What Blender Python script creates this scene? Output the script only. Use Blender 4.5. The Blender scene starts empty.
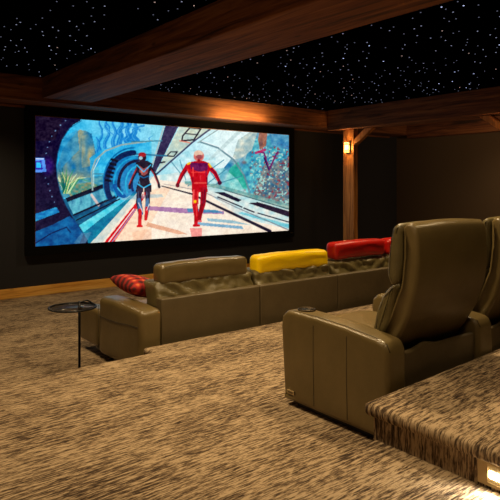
import bpy, bmesh, math, random
import numpy as np
from mathutils import Vector, noise, Matrix
random.seed(7)
C = bpy.context.scene.collection
PI = math.pi

# ------------------------------------------------------------------ camera
F, HZ, EYE, VP = 575.0, 187.0, 1.3, 975.0
TH = PI/2 - math.atan((VP-250)/F)
FW = (math.sin(TH), math.cos(TH)); RT = (math.cos(TH), -math.sin(TH))
def project(X, Y, Z):
    t = X*FW[0]+Y*FW[1]
    return 250+(X*RT[0]+Y*RT[1])/t*F, HZ-(Z-EYE)*F/t
cd = bpy.data.cameras.new('camera'); cam = bpy.data.objects.new('camera', cd); C.objects.link(cam)
cd.sensor_width = 36; cd.lens = F/500*36; cd.clip_start = .02
cd.shift_y = -(250-HZ)/500
cam.location = (0, 0, EYE); cam.rotation_euler = (PI/2, 0, -TH)
bpy.context.scene.camera = cam

# ------------------------------------------------------------------ materials
def lin(c):
    return tuple(((x/255)/12.92 if x/255 <= .04045 else ((x/255+.055)/1.055)**2.4) for x in c)
def newmat(name):
    m = bpy.data.materials.new(name); m.use_nodes = True
    return m, m.node_tree, m.node_tree.nodes, m.node_tree.links, m.node_tree.nodes['Principled BSDF']
def ramp(n, stops):
    r = n.new('ShaderNodeValToRGB'); e = r.color_ramp.elements
    e[0].position, e[0].color = stops[0][0], (*lin(stops[0][1]), 1)
    e[1].position, e[1].color = stops[-1][0], (*lin(stops[-1][1]), 1)
    for p, c in stops[1:-1]:
        x = e.new(p); x.color = (*lin(c), 1)
    return r
def coords(n, l, scale, kind='Object', rot=(0, 0, 0)):
    t = n.new('ShaderNodeTexCoord'); mp = n.new('ShaderNodeMapping')
    mp.inputs['Scale'].default_value = scale; mp.inputs['Rotation'].default_value = rot
    l.new(t.outputs[kind], mp.inputs[0]); return mp
def nz(n, l, mp, scale=1, detail=3, rough=.55, dist=0):
    x = n.new('ShaderNodeTexNoise'); x.inputs['Scale'].default_value = scale
    x.inputs['Detail'].default_value = detail; x.inputs['Roughness'].default_value = rough
    x.inputs['Distortion'].default_value = dist
    l.new(mp.outputs[0], x.inputs['Vector']); return x
def bump(n, l, src, b, strength, dist):
    bp = n.new('ShaderNodeBump'); bp.inputs['Strength'].default_value = strength; bp.inputs['Distance'].default_value = dist
    l.new(src, bp.inputs['Height']); l.new(bp.outputs[0], b.inputs['Normal'])
def simple(name, c, rough=.6, metal=0, spec=.5):
    m, t, n, l, b = newmat(name)
    b.inputs['Base Color'].default_value = (*lin(c), 1); b.inputs['Roughness'].default_value = rough
    b.inputs['Metallic'].default_value = metal; b.inputs['Specular IOR Level'].default_value = spec
    return m
def emis(name, c, s):
    m, t, n, l, b = newmat(name)
    b.inputs['Base Color'].default_value = (0, 0, 0, 1)
    b.inputs['Emission Color'].default_value = (*lin(c), 1); b.inputs['Emission Strength'].default_value = s
    return m
def leather(name, c, c2, rough=.42, grain=.25):
    m, t, n, l, b = newmat(name)
    mp = coords(n, l, (1, 1, 1))
    a = nz(n, l, mp, 5, 4); r = ramp(n, [(.3, c2), (.7, c)])
    l.new(a.outputs['Fac'], r.inputs[0]); l.new(r.outputs[0], b.inputs['Base Color'])
    v = n.new('ShaderNodeTexVoronoi'); v.inputs['Scale'].default_value = 260
    l.new(mp.outputs[0], v.inputs['Vector'])
    w = nz(n, l, mp, 9, 3, .5, .6)
    mx = n.new('ShaderNodeMath'); mx.operation = 'MULTIPLY_ADD'; mx.inputs[1].default_value = 6
    l.new(w.outputs['Fac'], mx.inputs[0]); l.new(v.outputs['Distance'], mx.inputs[2])
    bump(n, l, mx.outputs[0], b, grain, .002)
    b.inputs['Roughness'].default_value = rough
    return m
def carpet():
    m, t, n, l, b = newmat('carpet')
    mp = coords(n, l, (8, 74, 1), 'UV'); a = nz(n, l, mp, 1, 5, .66, .35)
    mp2 = coords(n, l, (26, 170, 1), 'UV'); a2 = nz(n, l, mp2, 1, 2, .6)
    mp3 = coords(n, l, (1.6, 3.2, 1), 'UV'); a3 = nz(n, l, mp3, 1, 2, .5)
    x = n.new('ShaderNodeMath'); x.operation = 'MULTIPLY_ADD'; x.inputs[1].default_value = .55
    l.new(a2.outputs['Fac'], x.inputs[0]); l.new(a.outputs['Fac'], x.inputs[2])
    y = n.new('ShaderNodeMath'); y.operation = 'MULTIPLY_ADD'; y.inputs[1].default_value = .28
    l.new(a3.outputs['Fac'], y.inputs[0]); l.new(x.outputs[0], y.inputs[2])
    r = ramp(n, [(.76, (46, 36, 29)), (.86, (92, 75, 58)), (.94, (136, 116, 90)), (1.0, (170, 148, 118))])
    l.new(y.outputs[0], r.inputs[0]); l.new(r.outputs[0], b.inputs['Base Color'])
    b.inputs['Roughness'].default_value = .95; b.inputs['Specular IOR Level'].default_value = .1
    bump(n, l, x.outputs[0], b, .9, .006)
    return m
def wood(name, axis, dark, mid, light, scale=1, rough=.6, bmp=.5):
    m, t, n, l, b = newmat(name)
    s = [9*scale]*3; s[axis] = .55*scale
    mp = coords(n, l, tuple(s)); a = nz(n, l, mp, 1.4, 5, .6, .9)
    s2 = [60*scale]*3; s2[axis] = 2.2*scale
    mp2 = coords(n, l, tuple(s2)); a2 = nz(n, l, mp2, 1, 3, .6)
    x = n.new('ShaderNodeMath'); x.operation = 'MULTIPLY_ADD'; x.inputs[1].default_value = .35
    l.new(a2.outputs['Fac'], x.inputs[0]); l.new(a.outputs['Fac'], x.inputs[2])
    r = ramp(n, [(.48, dark), (.66, mid), (.85, light)])
    l.new(x.outputs[0], r.inputs[0])
    # knots
    s3 = [2.6]*3; s3[axis] = 1.0
    mp3 = coords(n, l, tuple(s3)); v = n.new('ShaderNodeTexVoronoi'); v.inputs['Scale'].default_value = 1.6
    l.new(mp3.outputs[0], v.inputs['Vector'])
    k = n.new('ShaderNodeMapRange'); k.inputs[1].default_value = .03; k.inputs[2].default_value = .10
    k.inputs[3].default_value = .3; k.inputs[4].default_value = 1
    l.new(v.outputs['Distance'], k.inputs[0])
    mx = n.new('ShaderNodeMix'); mx.data_type = 'RGBA'; mx.blend_type = 'MULTIPLY'; mx.inputs[0].default_value = 1
    l.new(r.outputs[0], mx.inputs[6]); l.new(k.outputs[0], mx.inputs[7])
    l.new(mx.outputs[2], b.inputs['Base Color'])
    b.inputs['Roughness'].default_value = rough
    bump(n, l, x.outputs[0], b, bmp, .006)
    return m
def cloth(name, c, c2, s=300, rough=.95, b_=.3):
    m, t, n, l, b = newmat(name)
    mp = coords(n, l, (1, 1, 1)); a = nz(n, l, mp, s, 2); r = ramp(n, [(.3, c2), (.7, c)])
    l.new(a.outputs['Fac'], r.inputs[0]); l.new(r.outputs[0], b.inputs['Base Color'])
    b.inputs['Roughness'].default_value = rough; b.inputs['Specular IOR Level'].default_value = .15
    bump(n, l, a.outputs['Fac'], b, b_, .002)
    return m

M = dict(
    carpet=carpet(),
    olive=leather('olive_leather', (105, 89, 55), (93, 79, 47), .28),
    olive2=leather('olive_leather_dull', (88, 75, 50), (78, 66, 43), .45),
    soft=leather('olive_leather_soft', (102, 91, 56), (84, 74, 45), .32, .6),
    yellow=leather('yellow_leather', (244, 206, 6), (238, 196, 4), .28),
    red=leather('red_leather', (190, 26, 16), (168, 18, 12), .32),
    seam=simple('seam_thread', (44, 36, 22), .8),
    black=simple('black_metal', (14, 13, 12), .4, .6),
    blackp=simple('black_plastic', (8, 8, 8), .35),
    frame=cloth('black_velvet', (5, 5, 5), (3, 3, 3)),
    wall=cloth('charcoal_wall_fabric', (52, 52, 55), (43, 43, 46)),
    wallr=cloth('brown_wall_fabric', (92, 76, 58), (78, 64, 48)),
    ceil=simple('black_ceiling', (1, 1, 1), 1.0, 0, 0),
    beamx=wood('beam_wood_x', 0, (48, 25, 13), (110, 60, 31), (140, 88, 48), 1, .85),
    beamy=wood('beam_wood_y', 1, (48, 25, 13), (110, 60, 31), (140, 88, 48), 1, .85),
    post=wood('post_wood', 2, (92, 50, 20), (178, 114, 50), (206, 142, 72), 1.5),
    base=wood('baseboard_pine', 0, (200, 132, 50), (240, 180, 84), (248, 200, 112), 1.2, .45, .2),
    metal=simple('brushed_steel', (196, 184, 164), .35, 1),
    bronze=simple('dark_bronze', (70, 58, 40), .35, .8),
    plate=simple('nameplate_metal', (190, 166, 120), .5, .2),
    glow=emis('sconce_bulb_glow', (255, 190, 95), 22),
    led=emis('step_led', (255, 236, 200), 30),
    s1=emis('star_bright', (200, 210, 255), 1.1),
    s2=emis('star_mid', (195, 200, 235), .5),
    s3=emis('star_faint', (180, 185, 220), .28),
    s4=emis('star_warm', (255, 214, 200), .5),
)
g, t_, n_, l_, b_ = newmat('smoked_glass'); M['glass'] = g
b_.inputs['Base Color'].default_value = (*lin((22, 17, 12)), 1); b_.inputs['Roughness'].default_value = .15
b_.inputs['Alpha'].default_value = .55
g, t_, n_, l_, b_ = newmat('sconce_glass'); M['sglass'] = g
b_.inputs['Base Color'].default_value = (*lin((255, 214, 150)), 1); b_.inputs['Roughness'].default_value = .3
b_.inputs['Alpha'].default_value = .3; b_.inputs['Emission Color'].default_value = (*lin((255, 180, 80)), 1); b_.inputs['Emission Strength'].default_value = 4
# plaid pillow
g, t_, n_, l_, b_ = newmat('plaid_cloth'); M['plaid'] = g
mp = coords(n_, l_, (1, 1, 1))
w1 = n_.new('ShaderNodeTexWave'); w1.inputs['Scale'].default_value = 3.2; w1.inputs['Distortion'].default_value = .6; l_.new(mp.outputs[0], w1.inputs[0])
w2 = n_.new('ShaderNodeTexWave'); w2.bands_direction = 'Y'; w2.inputs['Scale'].default_value = 4.5; w2.inputs['Distortion'].default_value = .6; l_.new(mp.outputs[0], w2.inputs[0])
ad = n_.new('ShaderNodeMath'); ad.operation = 'MULTIPLY_ADD'; ad.inputs[1].default_value = .5
l_.new(w1.outputs['Fac'], ad.inputs[0]); 
h_ = n_.new('ShaderNodeMath'); h_.operation = 'MULTIPLY'; h_.inputs[1].default_value = .5; l_.new(w2.outputs['Fac'], h_.inputs[0]); l_.new(h_.outputs[0], ad.inputs[2])
rr = ramp(n_, [(.15, (70, 10, 10)), (.4, (140, 22, 18)), (.75, (176, 36, 24)), (.95, (214, 100, 52))])
l_.new(ad.outputs[0], rr.inputs[0]); l_.new(rr.outputs[0], b_.inputs['Base Color']); b_.inputs['Roughness'].default_value = .85

# ------------------------------------------------------------------ helpers
def obj(name, bm, mat, parent=None, smooth=True, label=None):
    me = bpy.data.meshes.new(name); bm.normal_update(); bm.to_mesh(me); bm.free()
    if mat: me.materials.append(mat)
    if smooth: me.polygons.foreach_set('use_smooth', [True]*len(me.polygons))
    o = bpy.data.objects.new(name, me); C.objects.link(o)
    if parent: o.parent = parent
    if label: o['label'] = label
    return o
def thing(name, label, cat, loc=(0, 0, 0), rot=(0, 0, 0), group=None):
    o = bpy.data.objects.new(name, None); C.objects.link(o); o.empty_display_size = .1
    o.location = loc; o.rotation_euler = rot; o['label'] = label; o['category'] = cat; o['kind'] = 'thing'
    if group: o['group'] = group
    return o
def tag(o, label, cat, group=None):
    o['label'] = label; o['category'] = cat; o['kind'] = 'thing'
    if group: o['group'] = group
    return o
def struct(o):
    o['kind'] = 'structure'; return o
def grid_box(bm, x0, x1, y0, y1, z0, z1, r=.02, seg=None, cell=.05, f=None):
    """rounded box made of a fine grid, optional deform f(Vector)->Vector"""
    lo = Vector((x0, y0, z0)); hi = Vector((x1, y1, z1)); r = min(r, *(0.499*(hi-lo)))
    def axis(a, b):
        k = 4 if r > .008 else 2
        ins = [a+r*(1-math.cos(PI/2*i/k)) for i in range(k+1)]
        m = max(1, int((b-a-2*r)/cell))
        mid = [a+r+(b-a-2*r)*i/m for i in range(1, m)]
        return ins+mid+[b-(q-a) for q in reversed(ins)]
    ax = [axis(x0, x1), axis(y0, y1), axis(z0, z1)]
    cache = {}
    ilo = lo+Vector((r, r, r)); ihi = hi-Vector((r, r, r))
    def vert(p):
        key = tuple(round(c, 6) for c in p)
        if key in cache: return cache[key]
        # spread towards a rounded corner
        q = Vector(p); c = Vector([min(max(q[i], ilo[i]), ihi[i]) for i in range(3)])
        d = q-c
        if d.length > 1e-9:
            d = Vector([math.copysign(math.tan(min(abs(x)/r, 1)*PI/4), x) if abs(x) > 1e-9 else 0 for x in d])
            c = c+d.normalized()*r
        if f: c = f(c)
        v = bm.verts.new(c); cache[key] = v; return v
    for a in range(3):
        u, w = (a+1) % 3, (a+2) % 3
        for side in (0, 1):
            fixed = (hi if side else lo)[a]
            for i in range(len(ax[u])-1):
                for j in range(len(ax[w])-1):
                    ps = []
                    for (s, t) in ((0, 0), (1, 0), (1, 1), (0, 1)):
                        p = [0, 0, 0]; p[a] = fixed; p[u] = ax[u][i+s]; p[w] = ax[w][j+t]; ps.append(vert(p))
                    if not side: ps.reverse()
                    if len(set(ps)) == 4:
                        try: bm.faces.new(ps)
                        except ValueError: pass
    return bm
def rbox(name, mat, parent, b, r=.02, f=None, cell=.06, label=None, smooth=True):
    bm = bmesh.new(); grid_box(bm, *b, r=r, cell=cell, f=f)
    return obj(name, bm, mat, parent, smooth, label)
def box(bm, x0, x1, y0, y1, z0, z1):
    v = [bm.verts.new((x, y, z)) for x in (x0, x1) for y in (y0, y1) for z in (z0, z1)]
    for q in ((0, 1, 3, 2), (4, 6, 7, 5), (0, 4, 5, 1), (2, 3, 7, 6), (0, 2, 6, 4), (1, 5, 7, 3)):
        bm.faces.new([v[i] for i in q])
def pbox(name, mat, b, parent=None, bev=0.0):
    bm = bmesh.new(); box(bm, *b)
    if bev: bmesh.ops.bevel(bm, geom=bm.edges[:], offset=bev, segments=2, affect='EDGES')
    return obj(name, bm, mat, parent, False)
def profile(name, mat, parent, pts, x0, x1, bev=.02, seg=4, nx=10, bulge=0, label=None, f=None):
    """closed YZ outline extruded along X with rounded rims and a slightly puffed face"""
    cy = sum(p[0] for p in pts)/len(pts); cz = sum(p[1] for p in pts)/len(pts)
    # densify and smooth outline (Catmull-Rom)
    P = [Vector((a, b)) for a, b in pts]; n = len(P); out = []
    for i in range(n):
        a, b_, c, d = P[i-1], P[i], P[(i+1) % n], P[(i+2) % n]
        k = max(1, min(6, int((c-b_).length/.03)))
        for s in range(k):
            t = s/k
            if (c-b_).length > .12:
                out.append(b_.lerp(c, t))
            else:
                out.append(.5*((2*b_)+(c-a)*t+(2*a-5*b_+4*c-d)*t*t+(3*b_-a-3*c+d)*t**3))
    n = len(out)
    # inward normals
    area = sum(out[i].x*out[(i+1) % n].y-out[(i+1) % n].x*out[i].y for i in range(n))
    sgn = 1 if area > 0 else -1
    nor = []
    for i in range(n):
        t = (out[(i+1) % n]-out[i-1]).normalized(); nor.append(Vector((-t.y, t.x))*sgn)
    def ring(x, inset):
        vs = []
        for i in range(n):
            p = out[i]+nor[i]*inset; v = Vector((x, p.x, p.y))
            if f: v = f(v)
            vs.append(bm.verts.new(v))
        return vs
    bm = bmesh.new(); rings = []
    xs = []
    for s in range(seg+1):
        a = PI/2*s/seg; xs.append((x0+bev*(1-math.sin(a)), bev*(1-math.cos(a))))
    xs = xs[::-1]
    xs = [(x0+bev*(1-math.cos(PI/2*s/seg)), bev*(1-math.sin(PI/2*s/seg))) for s in range(seg+1)]
    for s in range(1, nx): xs.append((x0+bev+(x1-x0-2*bev)*s/nx, -bulge*math.sin(PI*s/nx)))
    xs += [(x1-(q-x0), ins) for q, ins in reversed(xs[:seg+1])]
    for x, ins in xs: rings.append(ring(x, ins))
    for a, b in zip(rings, rings[1:]):
        for i in range(n):
            j = (i+1) % n
            fv = [a[i], b[i], b[j], a[j]]
            if sgn > 0: fv.reverse()
            bm.faces.new(fv)
    for rg, flip in ((rings[0], sgn > 0), (rings[-1], sgn < 0)):
        # inner ring + centre fan keeps the cap smooth
        c = sum((v.co for v in rg), Vector())/n
        inner = [bm.verts.new(v.co.lerp(c, .12)) for v in rg]
        for i in range(n):
            j = (i+1) % n
            bm.faces.new([rg[i], rg[j], inner[j], inner[i]])
        bm.faces.new(inner)
    bmesh.ops.recalc_face_normals(bm, faces=bm.faces)
    return obj(name, bm, mat, parent, True, label)
def tube_bm(bm, pts, r, seg=8, closed=False):
    pts = [Vector(p) for p in pts]; n = len(pts); rings = []
    up = Vector((0, 0, 1))
    for i, p in enumerate(pts):
        if closed: t = (pts[(i+1) % n]-pts[i-1])
        else: t = pts[min(i+1, n-1)]-pts[max(i-1, 0)]
        t.normalize(); a = t.cross(up)
        if a.length < 1e-3: a = t.cross(Vector((1, 0, 0)))
        a.normalize(); b = t.cross(a)
        rings.append([bm.verts.new(p+(a*math.cos(2*PI*k/seg)+b*math.sin(2*PI*k/seg))*r) for k in range(seg)])
    rng = range(n) if closed else range(n-1)
    for i in rng:
        A, B = rings[i], rings[(i+1) % n]
        for k in range(seg): bm.faces.new([A[k], A[(k+1) % seg], B[(k+1) % seg], B[k]])
    if not closed:
        bm.faces.new(rings[0][::-1]); bm.faces.new(rings[-1])
def tube(name, mat, parent, pts, r, seg=8, closed=False, label=None):
    bm = bmesh.new(); tube_bm(bm, pts, r, seg, closed)
    bmesh.ops.recalc_face_normals(bm, faces=bm.faces)
    return obj(name, bm, mat, parent, True, label)
def lathe_bm(bm, prof, cx, cy, seg=32):
    rings = []
    for r, z in prof:
        if r < 1e-6: rings.append([bm.verts.new((cx, cy, z))])
        else: rings.append([bm.verts.new((cx+r*math.cos(2*PI*k/seg), cy+r*math.sin(2*PI*k/seg), z)) for k in range(seg)])
    for A, B in zip(rings, rings[1:]):
        for k in range(seg):
            j = (k+1) % seg
            if len(A) == 1 and len(B) == 1: continue
            if len(A) == 1: bm.faces.new([A[0], B[j], B[k]])
            elif len(B) == 1: bm.faces.new([A[k], A[j], B[0]])
            else: bm.faces.new([A[k], A[j], B[j], B[k]])
    bmesh.ops.recalc_face_normals(bm, faces=bm.faces)
def lathe(name, mat, parent, prof, cx=0, cy=0, seg=32, smooth=True):
    bm = bmesh.new(); lathe_bm(bm, prof, cx, cy, seg)
    return obj(name, bm, mat, parent, smooth)
def carpet_uv(o, ztop):
    me = o.data; uv = me.uv_layers.new(name='UVMap')
    for p in me.polygons:
        nx, ny, nz_ = p.normal
        for li in p.loop_indices:
            x, y, z = me.vertices[me.loops[li].vertex_index].co
            if abs(nx) > abs(ny)+.02: u = (x+(z-ztop), y)
            else: u = (x, y-(z-ztop))
            uv.data[li].uv = u
    return o

# ------------------------------------------------------------------ room shell
XL, XR, YB, YF = -1.3, 11.3, -2.2, 8.6
ZF, ZC = -.3, 2.84
def carpet_part(name, b, ztop, r=0.0, parent=None):
    bm = bmesh.new()
    if r: grid_box(bm, *b, r=r, cell=.25)
    else: box(bm, *b)
    o = obj(name, bm, M['carpet'], parent, bool(r)); carpet_uv(o, ztop); return o
struct(carpet_part('floor', (XL, XR, 3.7, YF, ZF-.1, ZF), ZF))
# level of the recliners
pl = carpet_part('floor', (XL, XR, 1.3, 4.02, -.052, 0.0), 0, .024); struct(pl)
carpet_part('riser', (XL+.01, XR-.01, 1.35, 3.99, ZF+.002, -.04), 0, 0, pl)
pb = carpet_part('floor', (2.205, XR, 3.75, 4.175, -.052, 0.001), 0, .024); struct(pb)
carpet_part('riser', (2.245, XR-.01, 3.8, 4.145, ZF+.002, -.04), 0, 0, pb)
# aisle steps and the upper platform
s1 = carpet_part('floor', (XL, 2.075, YB, 1.692, .1, .16), .16, .022); struct(s1)
carpet_part('riser', (XL+.01, 2.065, YB+.01, 1.667, -.03, .12), .16, 0, s1)
s2 = carpet_part('floor', (XL, 2.05, YB, .55, .262, .32), .32, .024); struct(s2)
carpet_part('riser', (XL+.01, 1.98, YB+.01, .52, .13, .28), .32, 0, s2)
up = carpet_part('floor', (2.03, XR, YB, 1.735, .262, .32), .32, .026); struct(up)
carpet_part('riser', (2.062, XR-.01, YB+.01, 1.695, -.04, .285), .32, 0, up)
for o_ in (up, up.children[0]):
    for v in o_.data.vertices:
        if v.co.y > 1: v.co.y += .055*max(0, min(v.co.x, 3.4)-2.04)

def wallo(name, b, mat): return struct(pbox(name, mat, b))
wallo('wall_front', (XL-.1, XR+.1, YF, YF+.15, ZF-.2, ZC+.1), M['wall'])
wallo('wall_right', (XR, XR+.15, YB-.1, YF+.1, ZF-.2, ZC+.1), M['wallr'])
wallo('wall_left', (XL-.15, XL, YB-.1, YF+.1, ZF-.2, ZC+.1), M['wall'])
wallo('wall_back', (XL-.1, XR+.1, YB-.15, YB, ZF-.2, ZC+.1), M['wall'])
wallo('ceiling', (XL-.1, XR+.1, YB-.1, YF+.1, ZC, ZC+.12), M['ceil'])
b0 = pbox('baseboard_front', M['base'], (XL, XR, YF-.024, YF-.001, ZF+.001, ZF+.142), None, .004); struct(b0)
struct(pbox('baseboard_right', M['base'], (XR-.024, XR-.001, YB, YF-.026, ZF+.001, ZF+.142), None, .004))
struct(pbox('trim_1', M['beamx'], (XL, XR-.31, YF-.035, YF-.001, 2.452, 2.486), None, .004))

# fibre-optic stars in the ceiling
def starmesh(r, mat):
    bm = bmesh.new(); bmesh.ops.create_icosphere(bm, subdivisions=1, radius=r)
    for v in bm.verts: v.co.z *= .5
    me = bpy.data.meshes.new('star_light'); bm.to_mesh(me); bm.free(); me.materials.append(mat); return me
SM = [starmesh(.0085, M['s1']), starmesh(.0075, M['s2']), starmesh(.007, M['s3']), starmesh(.0075, M['s4'])]
rs = random.Random(11); stars = []
blocked = [(2.70, 3.46, YB, 8.1), (8.38, 8.9, YB, 8.1)]
while len(stars) < 1350:
    x, y = rs.uniform(XL+.1, 10.95), rs.uniform(1.5, 8.05)
    k = rs.choices([0, 1, 2, 3], [.07, .38, .48, .07])[0]
    if any(a < x < b and c < y < d for a, b, c, d in blocked): stars.append(None); continue
    if any(s and abs(s[0]-x) < .07 and abs(s[1]-y) < .07 for s in stars): continue
    stars.append((x, y, k))
vis = []
for s in stars:
    if not s: continue
    X, Y, k = s; t = X*FW[0]+Y*FW[1]
    if t < .5: continue
    px, py = project(X, Y, ZC)
    if not (-2 < px < 502 and -2 < py < 140): continue
    # drop what the beams hide
    hid = False
    for (x0, zb, xb) in ((2.72, 2.54, 3.44), (8.4, 2.43, 8.8)):
        if X > x0:
            f_ = x0/X; zz = EYE+(ZC-EYE)*f_
            if zz > zb: hid = True
            f2 = xb/X
            if X > xb and EYE+(ZC-EYE)*f2 > zb: hid = True
    if not hid: vis.append((t, X, Y, k))
vis.sort()
for t, X, Y, k in vis[:300]:
    o = bpy.data.objects.new('star_light', SM[k]); C.objects.link(o); o.location = (X, Y, ZC-.002)
    tag(o, 'tiny glowing fibre optic star set into the black ceiling', 'ceiling light', 'fibre optic stars in the ceiling')
rest = vis[300:]
if rest:
    bm = bmesh.new(); mats = [M['s1'], M['s2'], M['s3'], M['s4']]
    for t, X, Y, k in rest:
        q = bmesh.ops.create_icosphere(bm, subdivisions=1, radius=.008, matrix=Matrix.Translation((X, Y, ZC-.002)) @ Matrix.Diagonal((1, 1, .5, 1)))
        for v in q['verts']:
            for f_ in v.link_faces: f_.material_index = k
    o = obj('distant_stars', bm, None, None, False)
    for m_ in mats: o.data.materials.append(m_)
    o['kind'] = 'stuff'; o['label'] = 'faint far stars scattered over the black ceiling'; o['category'] = 'ceiling light'

# ------------------------------------------------------------------ beams and posts
def beam(name, b, mat, label):
    def f(v):
        v = v.copy(); d = .004
        v.x += noise.noise(v*1.3+Vector((3, 0, 0)))*d; v.y += noise.noise(v*1.3)*d; v.z += noise.noise(v*1.1+Vector((0, 9, 0)))*d
        return v
    bm = bmesh.new(); grid_box(bm, *b, r=.012, cell=.3, f=f)
    for e in bm.edges: e.smooth = True
    o = obj(name, bm, mat, None, True); tag(o, label, 'beam'); return o
beam('wooden_beam', (XL+.02, XR-.02, 8.10, YF-.005, 2.492, ZC-.005), M['beamx'], 'long rough wooden beam running along the screen wall just above the screen')
beam('wooden_beam', (2.72, 3.44, YB+.02, 8.09, 2.54, ZC-.005), M['beamy'], 'wide wooden ceiling beam crossing the photo diagonally, nearest the viewer')
beam('wooden_beam', (8.40, 8.80, YB+.02, 8.09, 2.43, ZC-.005), M['beamy'], 'rough wooden ceiling beam resting on the post with the lit sconce')
beam('wooden_beam', (11.0, XR-.01, YB+.02, 8.09, 2.42, ZC-.005), M['beamy'], 'dim wooden beam along the top of the right-hand wall')

def post(y, label, sides):
    t = thing('wooden_post', label, 'post', (8.56, y, ZF))
    def f(v):
        v = v.copy(); v.x += noise.noise(v*2.1)*.005; v.y += noise.noise(v*2.3+Vector((5, 1, 0)))*.006; return v
    rbox('shaft', M['post'], t, (-.06, .06, -.14, .14, .002, 2.725-.002), .01, f, .12)
    for s in sides:
        bm = bmesh.new()
        pr = [(s*.142, 2.40), (s*.142, 2.53), (s*.40, 2.722), (s*.60, 2.722)]
        a = [bm.verts.new((-.055, p, z)) for p, z in pr]; b = [bm.verts.new((.055, p, z)) for p, z in pr]
        bm.faces.new(a); bm.faces.new(b[::-1])
        for i in range(4): bm.faces.new([a[i], b[i], b[(i+1) % 4], a[(i+1) % 4]])
        bmesh.ops.recalc_face_normals(bm, faces=bm.faces)
        bmesh.ops.bevel(bm, geom=bm.edges[:], offset=.008, segments=2, affect='EDGES')
        obj('knee_brace', bm, M['post'], t, False)
    return t
post(7.62, 'square wooden post carrying the lit sconce right of the screen', (-1,))
post(4.30, 'wooden post at the right edge, of which only the lit knee brace shows', (-1, 1))
def sconce(y, label):
    t = thing('wall_sconce', label, 'wall lamp', (8.497, y, 2.07))
    rbox('back_plate', M['black'], t, (-.014, 0, -.05, .05, -.12, .12), .004)
    lathe('shade', M['sglass'], t, [(.045, -.10), (.05, -.09), (.05, .09), (.045, .10), (.041, .09), (.041, -.09), (.045, -.10)], -.07, 0, 24)
    lathe('bulb', M['glow'], t, [(0, -.06), (.018, -.05), (.024, 0), (.018, .05), (0, .06)], -.07, 0, 16)
    bm = bmesh.new()
    for z in (-.055, .055):
        tube_bm(bm, [(-.07+.056*math.cos(2*PI*k/24), .056*math.sin(2*PI*k/24), z) for k in range(24)], .004, 6, True)
    for k in range(4):
        a = PI/4+PI/2*k; tube_bm(bm, [(-.07+.056*math.cos(a), .056*math.sin(a), -.11), (-.07+.056*math.cos(a), .056*math.sin(a), .11)], .0035, 6)
    bmesh.ops.recalc_face_normals(bm, faces=bm.faces)
    obj('cage', bm, M['black'], t)
    bm = bmesh.new(); box(bm, -.03, -.008, -.012, .012, -.012, .012); obj('bracket', bm, M['black'], t, False)
    return t
sconce(7.60, 'small glowing amber glass sconce on the wooden post right of the screen')
sconce(4.28, 'glowing sconce on the right-edge wooden post, just past the picture edge')

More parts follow.
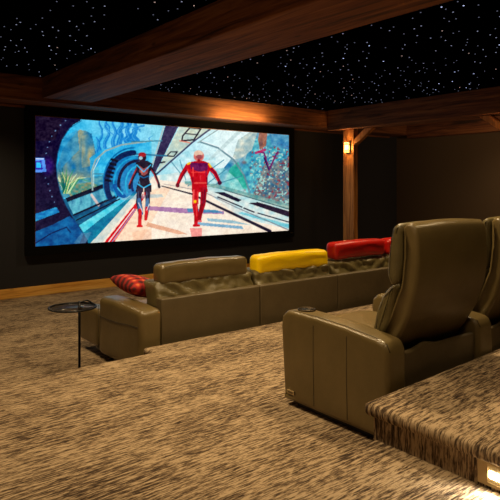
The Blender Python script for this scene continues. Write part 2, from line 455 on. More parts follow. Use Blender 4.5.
# ------------------------------------------------------------------ the projected picture
def paint(px, py):
    n = px.shape[0]
    col = np.zeros((n, 3))
    rng = np.random.RandomState(3)
    tab = rng.rand(64, 64)
    def vn(x, y, sx, sy=None, o=0):
        sy = sy or sx; x = x/sx+o*7.3; y = y/sy+o*3.1
        xi = np.floor(x).astype(int); yi = np.floor(y).astype(int); fx = x-xi; fy = y-yi
        fx = fx*fx*(3-2*fx); fy = fy*fy*(3-2*fy)
        T = lambda a, b: tab[a % 64, b % 64]
        return (T(xi, yi)*(1-fx)+T(xi+1, yi)*fx)*(1-fy)+(T(xi, yi+1)*(1-fx)+T(xi+1, yi+1)*fx)*fy
    def inpoly(pts):
        ins = np.zeros(n, bool); m = len(pts)
        for i in range(m):
            x0, y0 = pts[i]; x1, y1 = pts[i-1]
            if y0 == y1: continue
            c = ((y0 > py) != (y1 > py)) & (px < (x1-x0)*(py-y0)/(y1-y0)+x0)
            ins ^= c
        return ins
    def mixin(mask, c, a=1.0):
        w = (mask.astype(float) if mask.dtype == bool else mask)*a
        col[:] = col*(1-w[:, None])+np.asarray(c, float)*w[:, None]
    def poly(pts, c, a=1.0, c2=None, s=3, sy=None, o=0):
        m = inpoly(pts)
        if c2 is None: mixin(m, c, a)
        else:
            k = vn(px, py, s, sy, o)[:, None]; cc = np.asarray(c)*(1-k)+np.asarray(c2)*k
            w = m[:, None]*a; col[:] = col*(1-w)+cc*w
    def line(pts, wd, c, a=1.0, w2=None):
        w2 = wd if w2 is None else w2; L = len(pts)-1
        best = np.zeros(n)
        for i in range(L):
            (x0, y0), (x1, y1) = pts[i], pts[i+1]; dx, dy = x1-x0, y1-y0; q = dx*dx+dy*dy+1e-9
            t = np.clip(((px-x0)*dx+(py-y0)*dy)/q, 0, 1); d = np.hypot(px-x0-t*dx, py-y0-t*dy)
            tt = (i+t)/L; r = (wd*(1-tt)+w2*tt)/2
            best = np.maximum(best, np.clip((r-d)/.35+.5, 0, 1))
        mixin(best, c, a)
    def ell(cx, cy, rx, ry, c, a=1.0, soft=.15):
        d = np.hypot((px-cx)/rx, (py-cy)/ry); mixin(np.clip((1-d)/soft+.5, 0, 1), c, a)
    def arc(cx, cy, rx, ry, a0, a1, wd, c, a=1.0):
        line([(cx+rx*math.cos(math.radians(a0+(a1-a0)*k/20)), cy-ry*math.sin(math.radians(a0+(a1-a0)*k/20))) for k in range(21)], wd, c, a)
    # sky
    k = np.clip((px-60)/160, 0, 1)[:, None]
    col[:] = np.array([44, 166, 212])*(1-k)+np.array([222, 240, 240])*k
    k = vn(px, py, 16, 7); mixin(np.clip(k*2-1, 0, 1)*(px < 170), (196, 232, 238), .5)
    # left planet view : mountain and tentacle trees
    poly([(56, 165), (62, 148), (70, 138), (78, 130), (84, 131), (90, 134), (96, 160), (99, 186), (56, 190)], (26, 112, 168), 1, (176, 164, 124), 4, 12)
    poly([(80, 137), (86, 134), (92, 142), (95, 165), (80, 168)], (196, 172, 120), .6, (70, 130, 160), 3, 9, 2)
    poly([(56, 150), (64, 136), (76, 130), (78, 150), (60, 168)], (28, 110, 160), .75, (90, 170, 200), 5, 5, 1)
    for x0, pts, w in ((0, [(99, 116), (99, 135), (97, 155)], 2.4), (0, [(104, 117), (106, 135), (102, 160)], 3), (0, [(96, 138), (97, 158), (94, 165)], 3.4),
                       (0, [(112, 118), (113, 140), (110, 165)], 4), (0, [(120, 118), (118, 135), (120, 160)], 5), (0, [(128, 120), (126, 140), (128, 150)], 6), (0, [(136, 122), (132, 132), (134, 145)], 5), (0, [(140, 132), (134, 128)], 1.2), (0, [(150, 136), (146, 144)], 1), (0, [(128, 128), (142, 126)], 1.5), (0, [(112, 136), (104, 124)], 1.6), (0, [(118, 134), (126, 124)], 1.6)):
        q_ = []
        for (xa, ya), (xb, yb) in zip(pts, pts[1:]):
            for k_ in range(7): q_.append((xa+(xb-xa)*k_/7+1.6*math.sin(ya*.3+k_*1.1+xa), ya+(yb-ya)*k_/7))
        q_.append(pts[-1])
        line(q_, w*.45, (30, 118, 186), .85, w*1.5); line([(p[0]-.7, p[1]) for p in q_], .5, (110, 190, 220), .7)
    poly([(88, 158), (100, 150), (128, 142), (150, 142), (150, 170), (110, 185), (90, 186)], (30, 150, 205), .8, (88, 194, 222), 6, 4)
    poly([(84, 178), (110, 174), (110, 190), (60, 198), (58, 184)], (30, 110, 150), .9, (120, 170, 170), 5, 2, 4)
    poly([(60, 186), (90, 182), (98, 186), (70, 197)], (200, 140, 80), .7, (40, 130, 120), 3, 2, 3)
    for i in range(26):
        a = -1.1+2.2*rng.rand(); L_ = 12+14*rng.rand(); x0 = 62+rng.rand()*6; 
        cc = [(206, 226, 186), (60, 140, 96), (20, 100, 90), (214, 214, 150)][i % 4]
        line([(x0, 193), (x0+math.sin(a)*L_*.5, 193-L_*.6), (x0+math.sin(a)*L_, 193-math.cos(a)*L_)], 1.8, cc, .9, .5)
    # interior left gallery
    poly([(60, 200), (114, 180), (122, 190), (80, 246), (60, 246)], (20, 60, 96), 1, (36, 110, 140), 5, 3)
    poly([(64, 198), (112, 180), (114, 183), (66, 202)], (20, 24, 44))
    poly([(66, 202), (112, 185), (114, 195), (72, 214)], (120, 196, 206), 1, (60, 120, 150), 2.2, 7, 3)
    line([(90, 195), (97, 205)], 2.5, (236, 200, 190), .8)
    line([(72, 215), (116, 196)], 1.6, (14, 16, 36)); line([(75, 220), (118, 199)], 1.3, (14, 16, 36))
    poly([(76, 226), (118, 200), (124, 199), (80, 234)], (60, 186, 208), 1, (130, 214, 222), 6, 3)
    poly([(80, 234), (124, 200), (134, 190), (136, 194), (90, 243), (78, 243)], (16, 96, 134), 1, (30, 140, 160), 6, 4)
    poly([(89, 243), (134, 194), (150, 176), (152, 180), (103, 243)], (222, 220, 206), 1, (190, 206, 206), 5, 3)
    poly([(152, 176), (180, 172), (212, 174), (287, 200), (287, 232), (100, 243)], (238, 222, 204), 1, (244, 232, 218), 9, 6)
    poly([(102, 243), (130, 208), (146, 188), (148, 190), (112, 243)], (196, 30, 44))
    line([(106, 243), (132, 209)], 1.0, (240, 230, 230)); line([(109.5, 243), (134, 209)], .8, (120, 150, 190))
    poly([(112, 240), (150, 190), (170, 186), (140, 240)], (246, 206, 176), .55)
    # floor shadow bands
    for pts, c, a in (([(148, 206), (180, 208), (222, 211), (222, 214), (180, 213), (146, 210)], (140, 90, 150), .7),
                      ([(185, 208), (215, 210), (222, 213), (186, 212)], (30, 140, 170), .6),
                      ([(146, 222), (176, 230), (186, 234), (176, 234), (144, 226)], (210, 150, 120), .7), ([(120, 196), (160, 194), (162, 197), (120, 200)], (160, 190, 200), .6),
                      ([(196, 222), (240, 226), (242, 229), (196, 225)], (110, 160, 190), .8), ([(205, 218), (230, 220), (250, 225), (206, 221)], (120, 170, 190), .7),
                      ([(130, 232), (150, 228), (150, 240), (132, 241)], (240, 190, 160), .5), ([(188, 228), (200, 228), (200, 238), (190, 238)], (226, 110, 110), .6)):
        poly(pts, c, a)
    # right outside: rocks
    poly([(214, 184), (222, 168), (236, 150), (250, 134), (262, 127), (287, 128), (287, 206), (250, 196), (214, 188)], (36, 112, 156), 1, (214, 220, 208), 6, 5)
    poly([(250, 140), (287, 130), (287, 206), (250, 200), (236, 180)], (30, 110, 150), .75, (110, 200, 200), 2.6, 2.4, 2)
    poly([(262, 165), (287, 158), (287, 206), (250, 198)], (30, 70, 110), .6, (176, 104, 80), 1.8, 1.8, 5)
    for i_ in range(70):
        x_, y_ = 222+60*rng.rand(), 132+66*rng.rand(); m2 = inpoly([(226, 182), (250, 140), (287, 130), (287, 206), (250, 198)])
        c_ = [(20, 70, 120), (150, 216, 216), (40, 150, 160), (210, 214, 200), (120, 70, 70)][i_ % 5]; r_ = 1+2*rng.rand()
        d_ = np.hypot((px-x_)/r_, (py-y_)/(r_*.7)); mixin(np.clip(1.3-d_, 0, 1)*m2, c_, .6)
    m_ = inpoly([(250, 150), (287, 140), (287, 205), (246, 198)]); mixin(m_ & (vn(px, py, 1.6, 1.6, 6) > .74), (176, 216, 206), .8); mixin(m_ & (vn(px, py, 1.7, 1.7, 9) > .78), (150, 50, 60), .7)
    poly([(236, 140), (250, 131), (257, 128), (250, 150), (240, 158), (230, 160)], (224, 222, 204), .85, (150, 176, 180), 4, 3)
    poly([(258, 128), (266, 128), (264, 146), (258, 150), (256, 140)], (176, 112, 84), .9, (120, 80, 80), 2, 6)
    poly([(266, 128), (287, 129), (287, 150), (270, 146)], (50, 110, 160), .8, (120, 170, 190), 3, 4)
    poly([(228, 168), (236, 162), (240, 170), (246, 188), (230, 192), (222, 186)], (24, 140, 120), .85, (90, 190, 170), 4, 4)
    line([(256, 152), (262, 153), (267, 170), (275, 153), (276, 152)], 1.6, (110, 40, 100)); line([(254, 153), (263, 150)], 2.5, (176, 40, 90), .8)
    line([(267, 170), (262, 158)], 1.2, (30, 30, 80))
    # right glass tunnel
    poly([(196, 170), (222, 168), (236, 180), (246, 196), (214, 186), (190, 180)], (120, 190, 200), .7, (210, 234, 232), 5, 4)
    poly([(158, 172), (172, 160), (185, 150), (214, 150), (214, 186), (158, 180)], (150, 206, 216), .7, (224, 238, 238), 6, 3)
    for a_, b_ in (((186, 186), (222, 160)), ((205, 184), (226, 168)), ((196, 190), (240, 176)), ((160, 150), (180, 175)), ((178, 160), (184, 180)), ((204, 165), (214, 180))):
        line([a_, b_], 1.0, (70, 130, 150), .8)
    line([(198, 142), (216, 148), (232, 160), (242, 175), (247, 190), (249, 202)], 1.7, (110, 140, 150)); line([(199, 141), (217, 147), (233, 159)], .6, (240, 245, 245))
    poly([(244, 128), (210, 160), (206, 160), (238, 128)], (180, 200, 200), .5)
    poly([(183, 181), (214, 184), (287, 204), (287, 212), (240, 200), (183, 184)], (150, 170, 160), .8, (90, 150, 150), 3, 2)
    # rails right
    poly([(196, 186), (214, 188), (287, 210), (287, 229), (240, 218)], (228, 228, 220), .9, (176, 214, 220), 5, 3)
    poly([(212, 192), (222, 192), (240, 200), (236, 202)], (30, 26, 48)); poly([(246, 203), (256, 202), (287, 211), (287, 217)], (44, 34, 52))
    line([(216, 197), (240, 207)], 1.3, (30, 26, 48)); line([(242, 208), (252, 212)], 1.4, (30, 26, 48)); line([(256, 213), (287, 222)], 1.2, (40, 40, 60))
    line([(222, 190), (287, 209)], .8, (60, 90, 100)); poly([(240, 212), (287, 224), (287, 228), (236, 213)], (60, 170, 190), .5)
    line([(160, 186), (190, 194), (215, 206), (268, 231)], 1.0, (34, 28, 48), 1, 3.2)
    line([(162, 184), (200, 191), (236, 208), (287, 230)], .5, (120, 120, 130), .8, 1.2)
    # overhead truss
    poly([(150, 118), (172, 118), (150, 168), (147, 168)], (120, 196, 212), .4)
    poly([(166, 118), (181, 118), (154, 172), (150, 170)], (58, 52, 82)); line([(164, 120), (151, 164)], 1.4, (176, 190, 190))
    poly([(181, 120), (220, 124), (190, 142), (154, 173)], (210, 216, 196), 1, (176, 200, 196), 5, 3)
    line([(214, 125), (190, 143), (155, 174)], 1.6, (60, 62, 90)); line([(222, 126), (196, 143)], 1.0, (150, 170, 170))
    line([(165, 156), (169, 152), (175.5, 152), (172, 156.5), (165, 156)], 1.2, (24, 20, 40))
    line([(181, 136), (188, 128), (199, 129), (192, 140), (180, 141), (181, 136)], 1.5, (30, 22, 40)); line([(184, 134), (196, 135)], 1, (30, 22, 40)); line([(158, 163), (163, 162)], 1.5, (30, 30, 50)); line([(178, 141), (188, 143)], 1.2, (230, 120, 100), .7)
    # ribs and tunnel hoops, left
    line([(91, 190), (90, 172), (94, 160), (104, 151), (120, 145), (150, 141)], 1.6, (150, 172, 170)); line([(92, 186), (92, 170), (98, 158)], .6, (230, 236, 226))
    line([(130, 154), (165, 156)], 1.6, (50, 110, 140)); line([(130, 142), (160, 141)], 1.2, (70, 130, 150)); line([(114, 174), (92, 174)], .9, (80, 130, 150))
    poly([(108, 190), (106, 172), (114, 160), (126, 156), (140, 156), (147, 166), (148, 182), (140, 188), (124, 198)], (22, 92, 150), .75, (40, 130, 180), 3, 5)
    for (cx, cy, rx, ry, w, c) in ((132, 182, 30, 34, 1.6, (20, 110, 160)), (132, 183, 27, 30, 5.5, (18, 40, 80)), (134, 184, 22, 26, 1.4, (40, 160, 200)), (136, 184, 19, 23, 3, (24, 28, 60)), (138, 184, 14, 18, 1.6, (60, 170, 205)), (140, 184, 10, 14, 2.4, (24, 40, 90))):
        arc(cx, cy, rx, ry, 90, 208, w, c)
    for k in range(6): line([(104.5+k*1.1, 180-k*4.1), (109+k*1.2, 181-k*4)], 2.4, (10, 12, 26), .9)
    line([(113, 186), (117, 194), (122, 196)], 4.5, (20, 90, 150)); line([(116, 188), (121, 194)], 1.2, (80, 190, 220))
    # dark hull on the left
    hull = [(30, 110), (81, 112), (79, 121), (72, 125), (66, 132), (60, 142), (56.5, 154), (55, 165), (56, 178), (59, 192), (64, 204), (71, 216), (80, 229), (86, 240), (88, 250), (30, 250)]
    poly(hull, (20, 18, 48), 1, (30, 22, 52), 10, 7)
    poly([(30, 110), (64, 112), (54, 140), (30, 142)], (30, 20, 40), .8)
    line([(80, 121), (68, 128.5), (60.5, 140), (56.5, 153), (55, 165), (56, 178), (59, 192), (64, 204), (72, 218), (82, 233)], .8, (30, 90, 130), .8)
    for x, y in ((64, 121), (59, 125.5), (54, 131), (50.5, 136.5), (48, 142), (46, 147.5), (44.7, 153.5), (44, 178), (47, 184), (48.6, 190.5), (50.6, 196.5), (53, 202)):
        ell(x, y, .55, .55, (110, 140, 180))
    ell(46, 166, 6, 8, (70, 30, 140), .55, .9)
    poly([(30, 158), (43, 158.5), (45, 172), (30, 172.5)], (100, 150, 226)); poly([(30, 161), (40, 161), (41.5, 169.5), (30, 170)], (60, 50, 160)); poly([(35, 162.5), (39, 162.5), (40, 168), (35, 168)], (70, 190, 240)); line([(34, 159), (42, 159)], .8, (230, 240, 250))
    poly([(30, 215), (55, 207), (58, 212), (32, 222)], (24, 96, 156), 1, (60, 160, 200), 3, 2)
    poly([(30, 233), (50, 225), (68, 216), (73, 220), (82, 234), (78, 243), (30, 247)], (14, 66, 116), 1, (30, 110, 160), 5, 4)
    line([(34, 243), (50, 233), (65, 227), (69, 232)], 1.2, (12, 34, 76)); poly([(72, 243), (80, 233), (90, 232), (84, 243)], (90, 130, 160), .7)
    # two walking figures in plain suits
    D, B_, R_ = (34, 26, 44), (70, 180, 220), (176, 52, 60)
    for pts, w, w2 in (([(137, 166), (132, 176), (128, 185)], 3.4, 2.4), ([(147, 165), (153, 174), (157, 184)], 3.2, 2.4)): line(pts, w, D, 1, w2); line([(p[0]-.8, p[1]) for p in pts], .9, R_, .9)
    poly([(134, 163), (139, 161), (146, 161), (151, 164), (148, 173), (147, 179), (150, 186), (150, 192), (134, 192), (135, 186), (138, 178), (136, 172)], D)
    poly([(138, 166), (142, 169), (147, 166), (146, 173), (142, 176), (138, 172)], (150, 84, 84)); line([(135, 165), (142, 172), (149, 165)], 1.0, B_); line([(136, 184), (142, 188), (149, 184)], 1.1, B_); line([(138, 176), (142, 178), (147, 176)], .9, (30, 110, 160))
    line([(138, 190), (136.5, 202), (138.5, 214), (138, 224)], 5.4, (46, 40, 60), 1, 3.2); line([(146, 190), (146, 202), (145, 212), (144, 219)], 5.2, (46, 40, 60), 1, 3)
    line([(137.5, 200), (139.5, 213)], 4.2, (70, 110, 150)); line([(146, 200), (145, 210)], 4, (80, 116, 150)); line([(138.5, 210), (138, 225)], 3.4, (196, 40, 50)); line([(145, 208), (144, 219)], 3, (196, 44, 50)); line([(136, 226), (140, 226)], 2.2, (190, 26, 36)); line([(142, 188), (142, 196)], .9, (220, 200, 190)); line([(137, 203), (141, 212)], .6, (240, 240, 240)); line([(148, 203), (145, 210)], .6, (240, 240, 240))
    ell(140.5, 157.5, 4.1, 4.6, (40, 26, 44)); ell(140.5, 154.8, 3.8, 2.4, (150, 36, 44)); ell(139, 158.2, 2.0, 1.6, (170, 200, 210)); line([(128, 186), (128, 188)], 2.6, D); line([(157, 185), (157.5, 187)], 2.6, D)
    Rd, Dk = (176, 22, 40), (90, 14, 52)
    for pts in ([(186, 166), (180, 175), (176, 184)], [(206, 166), (213, 173), (217, 181)]):
        line(pts, 5.0, Rd, 1, 3.2); line([(p[0]+.9, p[1]+.6) for p in pts], 1.6, Dk, .8, 1)
    ell(175.8, 185.4, 2.0, 2.2, (96, 20, 40)); ell(217.8, 182.8, 2.2, 2.2, (70, 24, 54))
    poly([(184, 165), (189, 162), (194, 161), (202, 161), (207, 163), (209, 168), (206, 176), (205, 184), (206, 192), (190, 192), (190, 184), (188, 176), (185, 170)], Rd)
    poly([(188, 163), (206, 163), (206, 170), (198, 172), (189, 169)], (96, 30, 80)); line([(190, 172.5), (205, 172)], 1.2, (226, 90, 80), .7); line([(193, 183), (204, 183)], 1.6, (230, 120, 100), .7)
    line([(194, 190), (193, 204), (194.5, 216), (194, 224)], 6.6, Rd, 1, 3.6); line([(202, 190), (201, 204), (198.5, 213), (197.5, 220)], 6.4, (150, 18, 40), 1, 3.4)
    line([(192, 190), (191.5, 203)], 1.2, (240, 120, 110), .8); line([(203, 190), (202, 203)], 1.3, (90, 14, 50), .8); ell(193.2, 201.5, 1.5, 1.5, (236, 190, 40)); line([(192, 225.3), (197, 225.3)], 2.4, (180, 22, 40)); line([(197, 221), (199, 221)], 2, (220, 110, 110)); line([(186, 164), (188, 163)], 2, (220, 180, 50)); line([(207, 164), (209, 167)], 1.8, (220, 180, 50))
    ell(197, 156.3, 5.2, 5.4, (206, 120, 112)); ell(196.6, 153.5, 4.4, 3.0, (222, 190, 170)); ell(197.6, 157, 3.4, 2.2, (150, 84, 90)); line([(197, 160.5), (197, 162)], 3, (150, 40, 50))
    for x_, y_, l_, c_, w_ in ((191, 168, 8, (236, 90, 84), 1.4), (204, 169, 7, (110, 16, 60), 1.6), (196, 192, 12, (214, 74, 70), 1.3), (200.5, 192, 14, (96, 10, 36), 1.2), (190.5, 178, 6, (120, 14, 50), 1.4),
                           (205, 178, 7, (96, 12, 50), 1.5), (194.5, 206, 10, (230, 90, 84), 1.0), (199, 205, 9, (110, 14, 36), 1.2), (198.5, 176, 8, (200, 60, 70), 1.2), (186, 170, 3, (226, 70, 60), 1.3),
                           (136.5, 192, 8, (90, 100, 130), .9), (145, 192, 8, (104, 104, 132), .9), (139.5, 198, 6, (20, 16, 30), 1.0), (147.5, 198, 6, (20, 16, 30), 1.0), (140, 171, 4, (214, 130, 110), 1.2), (145, 170, 4, (120, 40, 60), 1.2), (137.6, 181, 4, (96, 170, 200), .8)):
        line([(x_, y_), (x_+.4, y_+l_)], w_, c_, .85, w_*.5)
    # a little hand-tinted grain
    g_ = (vn(px, py, 1.1, 1.1, 11)-.5)*24+(vn(px, py, 3.3, 2.6, 13)-.5)*22
    col[:] = np.clip(col, 0, 255); mean = col.mean(1, keepdims=True); col[:] = mean+(col-mean)*1.18
    col[:] = col+g_[:, None]*np.array([[1.0, .95, .8]])
    col[:] = (np.clip(col, 0, 255)/255-.5)*255*1.07+127.5
    hot = ((px > 184) & (px < 222) & (py > 150)) | ((px > 126) & (px < 160) & (py > 152))
    return np.clip(col, 0, 255)

SX0, SX1, SZ0, SZ1 = 2.756, 7.775, .43, 2.35
scr = thing('projection_screen', 'large lit projection screen on the dark front wall showing two figures walking', 'screen', ((SX0+SX1)/2, YF-.002, (SZ0+SZ1)/2))
hw, hh = (SX1-SX0)/2, (SZ1-SZ0)/2
NU, NV = 520, 200
uu = np.linspace(0, 1, NU); vv = np.linspace(0, 1, NV); U, V = np.meshgrid(uu, vv)
X = SX0+(SX1-SX0)*U.ravel(); Z = SZ0+(SZ1-SZ0)*V.ravel()
# picture coordinates: the frame of the still, corner to corner
t_ = X*FW[0]+8.6*FW[1]; PX = 250+(X*RT[0]+8.6*RT[1])/t_*F; PY = HZ-(Z-EYE)*F/t_
rgb = paint(PX, PY)/255
rgb = np.where(rgb <= .04045, rgb/12.92, ((rgb+.055)/1.055)**2.4)
co = np.stack([X-(SX0+SX1)/2, np.full_like(X, -.058), Z-(SZ0+SZ1)/2], 1)
ii = (np.arange(NV-1)[:, None]*NU+np.arange(NU-1)[None, :]).ravel()
fc = np.stack([ii, ii+1, ii+NU+1, ii+NU], 1)
me = bpy.data.meshes.new('screen_surface'); me.from_pydata(co.tolist(), [], fc.tolist())
ca = me.color_attributes.new('picture', 'FLOAT_COLOR', 'POINT')
ca.data.foreach_set('color', np.concatenate([rgb, np.ones((len(rgb), 1))], 1).astype(np.float32).ravel())
m, t, n, l, b = newmat('screen_picture')
at = n.new('ShaderNodeAttribute'); at.attribute_name = 'picture'
l.new(at.outputs['Color'], b.inputs['Emission Color']); b.inputs['Emission Strength'].default_value = 1.0
b.inputs['Base Color'].default_value = (.02, .02, .02, 1); b.inputs['Roughness'].default_value = .9; b.inputs['Specular IOR Level'].default_value = 0
me.materials.append(m)
so = bpy.data.objects.new('screen_surface', me); C.objects.link(so); so.parent = scr
so['label'] = 'lit screen picture of two suited figures walking through a glass tunnel'
bm = bmesh.new(); w = .13
for b4 in ((-hw-w, hw+w, hh, hh+w), (-hw-w, hw+w, -hh-w, -hh), (-hw-w, -hw, -hh, hh), (hw, hw+w, -hh, hh)):
    box(bm, b4[0], b4[1], -.07, -.001, b4[2], b4[3])
obj('screen_frame', bm, M['frame'], scr, False)
bm = bmesh.new(); e = .012
for b4 in ((-hw, hw, hh-e, hh), (-hw, -hw+e, -hh, hh-e), (hw-e, hw, -hh, hh-e)):
    box(bm, b4[0], b4[1], -.062, -.056, b4[2], b4[3])
obj('frame_lip', bm, simple('bronze_lip', (120, 84, 60), .5, .3), scr, False)
bm = bmesh.new()
for k in range(5): box(bm, hw+.03+k*.014, hw+.039+k*.014, -.072, -.07, -hh-.055, -hh-.043)
obj('maker_mark', bm, M['metal'], scr, False)

# ------------------------------------------------------------------ sofa
sofa = thing('leather_sofa', 'long low olive leather sofa facing the screen, with yellow and red headrests', 'sofa', (2.23, 4.30, ZF))
sofa_z = -ZF
def W(amp, fx, fz, seed, ax=1):
    def f(v):
        v = v.copy(); s = Vector((seed*3.7, seed*1.9, 0))
        q = noise.noise(Vector((v.x*fx, v.z*fz, v.y*fz))+s)+.5*noise.noise(Vector((v.x*fx*2.3, v.z*fz*2.1, v.y*2))+s)
        v[ax] += q*amp; v.z += .5*amp*noise.noise(Vector((v.x*fx*.7, 3+seed, v.y*fz)))
        return v
    return f
# local frame of the sofa: x from the left outer side, y from the back plane, z from the floor
def armf(v):
    v = v.copy(); 
    v.z += -.012*((v.y-.4)/.4)**2*(v.z/.6) + .003*noise.noise(v*6); v.x += .004*noise.noise(v*5+Vector((1, 2, 3))); return v
rbox('footrest', M['olive'], sofa, (.004, .212, .81, 1.285, .09, .46), .05, armf, .06)
for x0 in (0.0, 5.67):
    a = rbox('arm', M['olive'], sofa, (x0, x0+.212, -.035, .80, .045, .588), .055, armf, .05)
    s = 1 if x0 == 0 else -1; xo = x0-.002 if x0 == 0 else x0+.214
    tube('seam', M['seam'], a, [(xo, .80, .40), (xo-.001*s, .60, .40), (xo-.001*s, .40, .405), (xo-.001*s, .2, .425), (xo, -.0, .435)], .0028, 6)
    tube('seam', M['seam'], a, [(xo, .79, .10), (xo-.001*s, .79, .3), (xo, .788, .5)], .0025, 6)
xm = [.216+1.09*i for i in range(6)]
for i in range(5):
    a, b = xm[i], xm[i+1]
    rbox('back_panel', M['olive2'], sofa, (a+.004, b-.004, 0, .10, .03, .645), .014, lambda v: Vector((v.x, v.y-.006*math.sin(PI*min(max(v.z/.64, 0), 1)), v.z+.004*noise.noise(Vector((v.x*4, i, 0))))), .06)
    # crumpled leather below the headrest
    def wr(v, a=a, b=b, i=i):
        v = v.copy(); w_ = (v.x-a)/(b-a); k = max(0, min(1, (v.z-.56)/.14))
        fold = noise.noise(Vector((v.x*7+i*3, v.z*16+v.x*9*(1 if w_ < .5 else -1), i)))+.6*noise.noise(Vector((v.x*17, v.z*22, i*2)))
        v.y += .05*k+.027*fold+.01*math.sin(v.x*26+v.z*60+i)*math.exp(-8*min(w_, 1-w_)); v.z += .012*noise.noise(Vector((v.x*6, v.y*5, i)))
        return v
    rbox('back_cushion', M['soft'], sofa, (a+.01, b-.01, (.035), .30, .52, .775), .05, wr, .022)
    mat = (M['olive'], M['yellow'], M['red'], M['red'], M['olive'])[i]
    zt = (.925, .915, .975, .97, .95)[i]
    xa, xb = (a+.05, b-.07) if i == 0 else (0, (a+.05, b-.04), (a+.07, b-.15), (a-.10, b-.04), (a+.04, b-.04))[i]
    def hd(v, xa=xa, xb=xb, i=i):
        v = v.copy(); w_ = (v.x-xa)/(xb-xa)*2-1
        v.z += .012*(1-w_*w_)+.005*noise.noise(Vector((v.x*5, v.y*7, i)))+.003*noise.noise(v*21)
        v.y += .010*noise.noise(Vector((v.x*3, v.z*5, i+5)))+.10*(v.z-.85)*.25
        return v
    lb = ('', 'yellow leather headrest', 'red leather headrest', 'red leather headrest', '')[i]
    h = rbox('headrest', mat, sofa, (xa, xb, .085, .26, zt-.19, zt), .05, hd, .045, lb or None)
    bm = bmesh.new()
    pts = [(xa+.03+(xb-xa-.06)*k/24, .078, zt-.012+.012*(1-(k/12-1)**2)) for k in range(25)]
    tube_bm(bm, [hd(Vector(p))+Vector((0, -.002, -.012)) for p in pts], .0028, 6)
    bmesh.ops.recalc_face_normals(bm, faces=bm.faces); obj('seam', bm, M['seam'] if i in (0, 4) else mat, h)
    rbox('seat_cushion', M['olive'], sofa, (a+.006, b-.006, .26, .98, .22, .43), .05, lambda v: v+Vector((0, 0, .006*noise.noise(v*5))), .07)
    rbox('footrest', M['olive'], sofa, (a+.006, b-.006, .985, 1.22, .10, .405), .045, lambda v: v+Vector((0, 0, .006*noise.noise(v*5))), .07)
bm = bmesh.new(); box(bm, .06, 5.82, .12, .96, .04, .24); obj('base', bm, M['blackp'], sofa, False)
for x_, y_ in ((.1, .08), (.1, .7), (5.78, .08), (5.78, .7)):
    bm = bmesh.new(); box(bm, x_-.03, x_+.03, y_-.03, y_+.03, .001, .06); obj('foot', bm, M['blackp'], sofa, False)

# throw pillow
bm = bmesh.new()
N = 18
grid = {}
for s in (1, -1):
    for i in range(N+1):
        for j in range(N+1):
            u, v = i/N*2-1, j/N*2-1
            edge = i in (0, N) or j in (0, N)
            if s == -1 and edge: grid[s, i, j] = grid[1, i, j]; continue
            pin = 1-.07*(1-abs(u)**1.5)*(abs(v)**6)-.0; pin2 = 1-.07*(1-abs(v)**1.5)*(abs(u)**6)
            h = .09*((1-u**2)*(1-v**2))**.42
            wv = .006*noise.noise(Vector((u*3, v*3, s)))
            grid[s, i, j] = bm.verts.new((.21*u*pin2, .21*v*pin, s*h+wv))
for s in (1, -1):
    for i in range(N):
        for j in range(N):
            q = [grid[s, i, j], grid[s, i+1, j], grid[s, i+1, j+1], grid[s, i, j+1]]
            if s == -1: q.reverse()
            bm.faces.new(q)
pil = obj('throw_pillow', bm, M['plaid'], None, True)
pil.location = (2.535, 4.865, .372); pil.rotation_euler = (math.radians(8), math.radians(14), math.radians(7))
tag(pil, 'red and orange plaid throw pillow on the sofa seat beside its left arm', 'pillow')

# side table
tx, ty = 1.82, 4.675
tb = thing('side_table', 'round black metal side table on a thin pole left of the sofa', 'side table', (tx, ty, ZF))
lathe('tray', M['glass'], tb, [(0, .592), (.184, .592), (.184, .598), (0, .598)], seg=48)
tube('tray_rim', M['black'], tb, [(.19*math.cos(2*PI*k/48), .19*math.sin(2*PI*k/48), .598) for k in range(48)], .0075, 8, True)
pp = (.057, -.004)
tube('pole', M['black'], tb, [(pp[0], pp[1], .01), (pp[0], pp[1], .64)], .0105, 12)
tube('handle', M['black'], tb, [(pp[0], pp[1], .63), (pp[0]+.09, pp[1]+.05, .632), (.19, .05, .603)], .007, 8)
lathe('table_base', M['black'], tb, [(0, .001), (.17, .001), (.17, .008), (.165, .012), (0, .012)], pp[0]*.5, pp[1]*.5, 48)

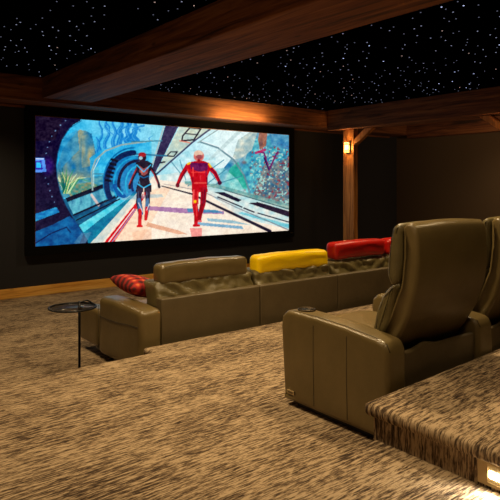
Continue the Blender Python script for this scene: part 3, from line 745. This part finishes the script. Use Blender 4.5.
# ------------------------------------------------------------------ recliners
armP = [(.02, .03), (-.005+.01, .30), (.01, .475), (.03, .512), (.09, .530), (.29, .552), (.50, .563), (.70, .567), (.765, .558), (.802, .525), (.812, .47), (.795, .22), (.78, .03)]
def recliner(label, x, left_arm=True):
    t = thing('theater_recliner', label, 'recliner', (x, 1.80, 0))
    def one_arm(x0, x1, cup=True, seams=True):
        a = profile('arm', M['olive'], t, armP[::-1], x0, x1, .028, 5, 4)
        outer = x0+.003
        top = [(outer+.010, p[0], p[1]-.008) for p in armP[2:11]]
        tube('seam', M['seam'], a, [(x0+.021, q, z+.0065) for _, q, z in top], .0026, 6)
        if seams:
            for y, zt in ((.53, .55), (.28, .54)):
                tube('seam', M['seam'], a, [(x0-.0004, y-.006, .06), (x0-.0004, y, .3), (x0-.0004, y, zt-.04), (x0+.008, y, zt-.010)], .0017, 6)
        if cup:
            cx, cy = (x0+x1)/2+.012, .675
            c = lathe('cup_holder', M['bronze'], a, [(.046, .562), (.048, .575), (.051, .576), (.054, .572), (.054, .550)], cx, cy, 32)
            lathe('cup_well_disc', M['blackp'], c, [(0, .5715), (.0455, .5715), (.0455, .56), (0, .56)], cx, cy, 32)  # flat black disc painted for the dark depth of the uncut well
            bm = bmesh.new()
            for k in range(4):
                q = PI/4+k*PI/2; 
                box(bm, cx+.036*math.cos(q)-.006, cx+.036*math.cos(q)+.006, cy+.036*math.sin(q)-.006, cy+.036*math.sin(q)+.006, .571, .574)
            obj('grip_tabs', bm, M['bronze'], c, False)
        return a
    if left_arm:
        a = one_arm(0, .155)
        bm = bmesh.new(); box(bm, -.004, .002, .69, .745, .075, .097)
        p = obj('nameplate', bm, M['plate'], a, False)
        bm = bmesh.new()
        for k in range(5): box(bm, -.0052, -.0035, .697+k*.009, .703+k*.009, .081, .091)
        obj('lettering', bm, simple('dark_engraving', (70, 56, 34), .6), p, False)
    one_arm(.84, 1.005, True, False)
    ax0, ax1 = .158, .837
    # back shell
    shell = [(.15, .40), (.085, .50), (.03, .62), (.0, .76), (-.012, .90), (-.008, 1.02), (.005, 1.085), (.03, 1.112), (.06, 1.112), (.085, 1.09), (.085, .95), (.10, .78), (.16, .60), (.23, .44), (.2, .40)]
    def nar(v):
        v = v.copy(); k = max(0, min(1, (.72-v.z)/.3)); c = (ax0+ax1)/2
        v.x = c+(v.x-c)*(1-.045*k); v.y -= .045*min(1, max(0, (v.z-.42)/.4)); v.y += .003*noise.noise(Vector((v.x*5, v.z*4, 1)))
        v.y += .004*noise.noise(Vector((v.x*9+v.z*12, v.z*5, 4)))*k
        v.z += .008*(1-((v.x-c)/.34)**2) if v.z > 1 else 0
        return v
    sh = profile('backrest', M['olive'], t, shell[::-1], ax0+.003, ax1-.003, .022, 5, 10, .006, None, nar)
    hr = [(.075, 1.10), (.10, 1.112), (.125, 1.095), (.15, 1.03), (.172, .92), (.172, .83), (.155, .79), (.125, .78), (.10, .80), (.085, .90)]
    def wf(v):
        v = v.copy(); v.y -= .032*min(1, max(0, (v.z-.5)/.3)); v.y += .007*noise.noise(Vector((v.x*8, v.z*12, 2))); v.z += .004*noise.noise(v*14); v.x += .006*noise.noise(Vector((v.y*25, v.z*22, 0))); return v
    h = profile('headrest', M['soft'], sh, hr[::-1], ax0-.004, ax1+.004, .03, 4, 12, .004, None, wf)
    tube('seam', M['seam'], h, [wf(Vector((ax0+.001, y, z)))+Vector((-.004, 0, 0)) for y, z in ((.118, 1.085), (.135, 1.03), (.15, .93), (.15, .85), (.135, .81))], .002, 6)
    lc = [(.10, .795), (.135, .79), (.18, .745), (.215, .67), (.24, .57), (.25, .47), (.19, .45), (.13, .6)]
    h2 = profile('lumbar_cushion', M['soft'], sh, lc[::-1], ax0-.002, ax1+.002, .03, 4, 12, .004, None, wf)
    tube('seam', M['seam'], h2, [wf(Vector((ax0+.003, y, z)))+Vector((-.004, 0, 0)) for y, z in ((.13, .765), (.17, .72), (.195, .65), (.215, .56), (.22, .48))], .002, 6)
    rbox('seat_cushion', M['olive'], t, (ax0, ax1, .17, .82, .28, .45), .05, lambda v: v+Vector((0, 0, .02*math.sin(PI*(v.x-ax0)/(ax1-ax0))+.004*noise.noise(v*7))), .06)
    rbox('footrest', M['olive'], t, (ax0, ax1, .70, .835, .06, .30), .03)
    # rear skirt with a zip flap
    rbox('rear_panel', M['olive2'], t, (ax0, ax1, .03, .065, .035, .445), .014, lambda v: Vector((v.x, v.y, v.z+.022*math.exp(-((v.x-.36)/.07)**2)*(v.z > .40))), .04)
    bm = bmesh.new(); box(bm, .04 if left_arm else .16, .98, .08, .70, .002, .06); obj('base', bm, M['blackp'], t, False)
    return t
recliner('olive leather recliner seen from behind, whole, with cup holder in its left arm', 2.305)
recliner('olive leather recliner cut off by the right edge of the photo', 2.305+.872, False)

# ------------------------------------------------------------------ step light in the riser of the upper platform
sl = thing('step_light', 'bright recessed step light in the riser of the upper platform', 'step light', (2.0595, 1.085, .218))
bm = bmesh.new()
for b6 in ((-.006, 0, -.10, .10, .034, .046), (-.006, 0, -.10, .10, -.046, -.034), (-.006, 0, -.10, -.03, -.034, .034), (-.006, 0, .06, .10, -.034, .034), (-.002, 0, -.03, .06, -.034, .034)): box(bm, *b6)
obj('face_plate', bm, M['plate'], sl, False)
rbox('lens', M['led'], sl, (-.0055, -.001, -.025, .055, -.016, .012), .002)

# ------------------------------------------------------------------ lights
WARM = (1.0, .74, .42)
def spot(loc, tgt, e, deg, blend=.7, r=.05, c=WARM):
    d = bpy.data.lights.new('lamp', 'SPOT'); d.energy = e; d.spot_size = math.radians(deg); d.spot_blend = blend
    d.shadow_soft_size = r; d.color = c; o = bpy.data.objects.new('lamp', d); C.objects.link(o); o.location = loc
    o.rotation_euler = (Vector(tgt)-Vector(loc)).to_track_quat('-Z', 'Y').to_euler(); return o
def pt(loc, e, r=.05, c=WARM):
    d = bpy.data.lights.new('lamp', 'POINT'); d.energy = e; d.shadow_soft_size = r; d.color = c
    o = bpy.data.objects.new('lamp', d); C.objects.link(o); o.location = loc; return o
ZL = ZC-.03
for (x, y, e, a) in ((1.5, 3.4, 140, 125), (2.0, 4.4, 150, 120), (1.3, 1.9, 75, 130), (1.6, 7.3, 135, 130), (4.5, 4.15, 190, 120), (6.6, 4.15, 160, 120), (4.6, 7.3, 120, 120), (4.3, 1.4, 60, 125), (7.3, 7.0, 60, 120), (1.75, 0.7, 60, 120)):
    spot((x, y, ZL), (x, y, 0), e, a, .8, .06)
spot((3.0, 2.45, 2.50), (2.95, 2.45, 0), 170, 120, .8, .06)
spot((10.0, 5.0, ZL), (10.4, 5.0, 0), 60, 130, .8, .06)  # extra downlight added to lift the dark right wall
pt((8.43, 7.60, 2.07), 30, .04, (1, .56, .2))
pt((8.43, 4.28, 2.07), 16, .04, (1, .58, .24)); spot((8.80, 4.28, 2.07), (11.3, 5.6, 1.3), 110, 140, .8, .04, (1, .66, .36))  # the spot is an added light without fitting, brightening the right wall
# added light strip, no fitting, for the warm glow on the screen-wall beam
al = bpy.data.lights.new('lamp', 'AREA'); al.shape = 'RECTANGLE'; al.size = 1.1; al.size_y = .04; al.energy = 15; al.color = (1, .6, .22)
ao = bpy.data.objects.new('lamp', al); C.objects.link(ao); ao.location = (6.2, 7.9, 2.40); ao.rotation_euler = (math.radians(180-35), 0, 0)
# wall lamps on the unseen left wall
pt((XL+.15, 3.0, 1.9), 24, .08, (1, .6, .3)); pt((XL+.15, .8, 1.9), 14, .08, (1, .6, .3))
# step light
spot((2.048, 1.10, .213), (1.6, 1.15, .16), 11.0, 150, .6, .02, (1, .93, .78))
w_ = bpy.data.worlds.new('world'); bpy.context.scene.world = w_; w_.use_nodes = True
w_.node_tree.nodes['Background'].inputs[0].default_value = (.02, .018, .015, 1)

sc = bpy.context.scene
sc.view_settings.view_transform = 'Standard'; sc.view_settings.look = 'None'
sc.view_settings.exposure = 0; sc.view_settings.gamma = 1; sc.view_settings.use_curve_mapping = False
sc.cycles.use_denoising = True
sc.cycles.max_bounces = 6
sc.cycles.sample_clamp_indirect = 4
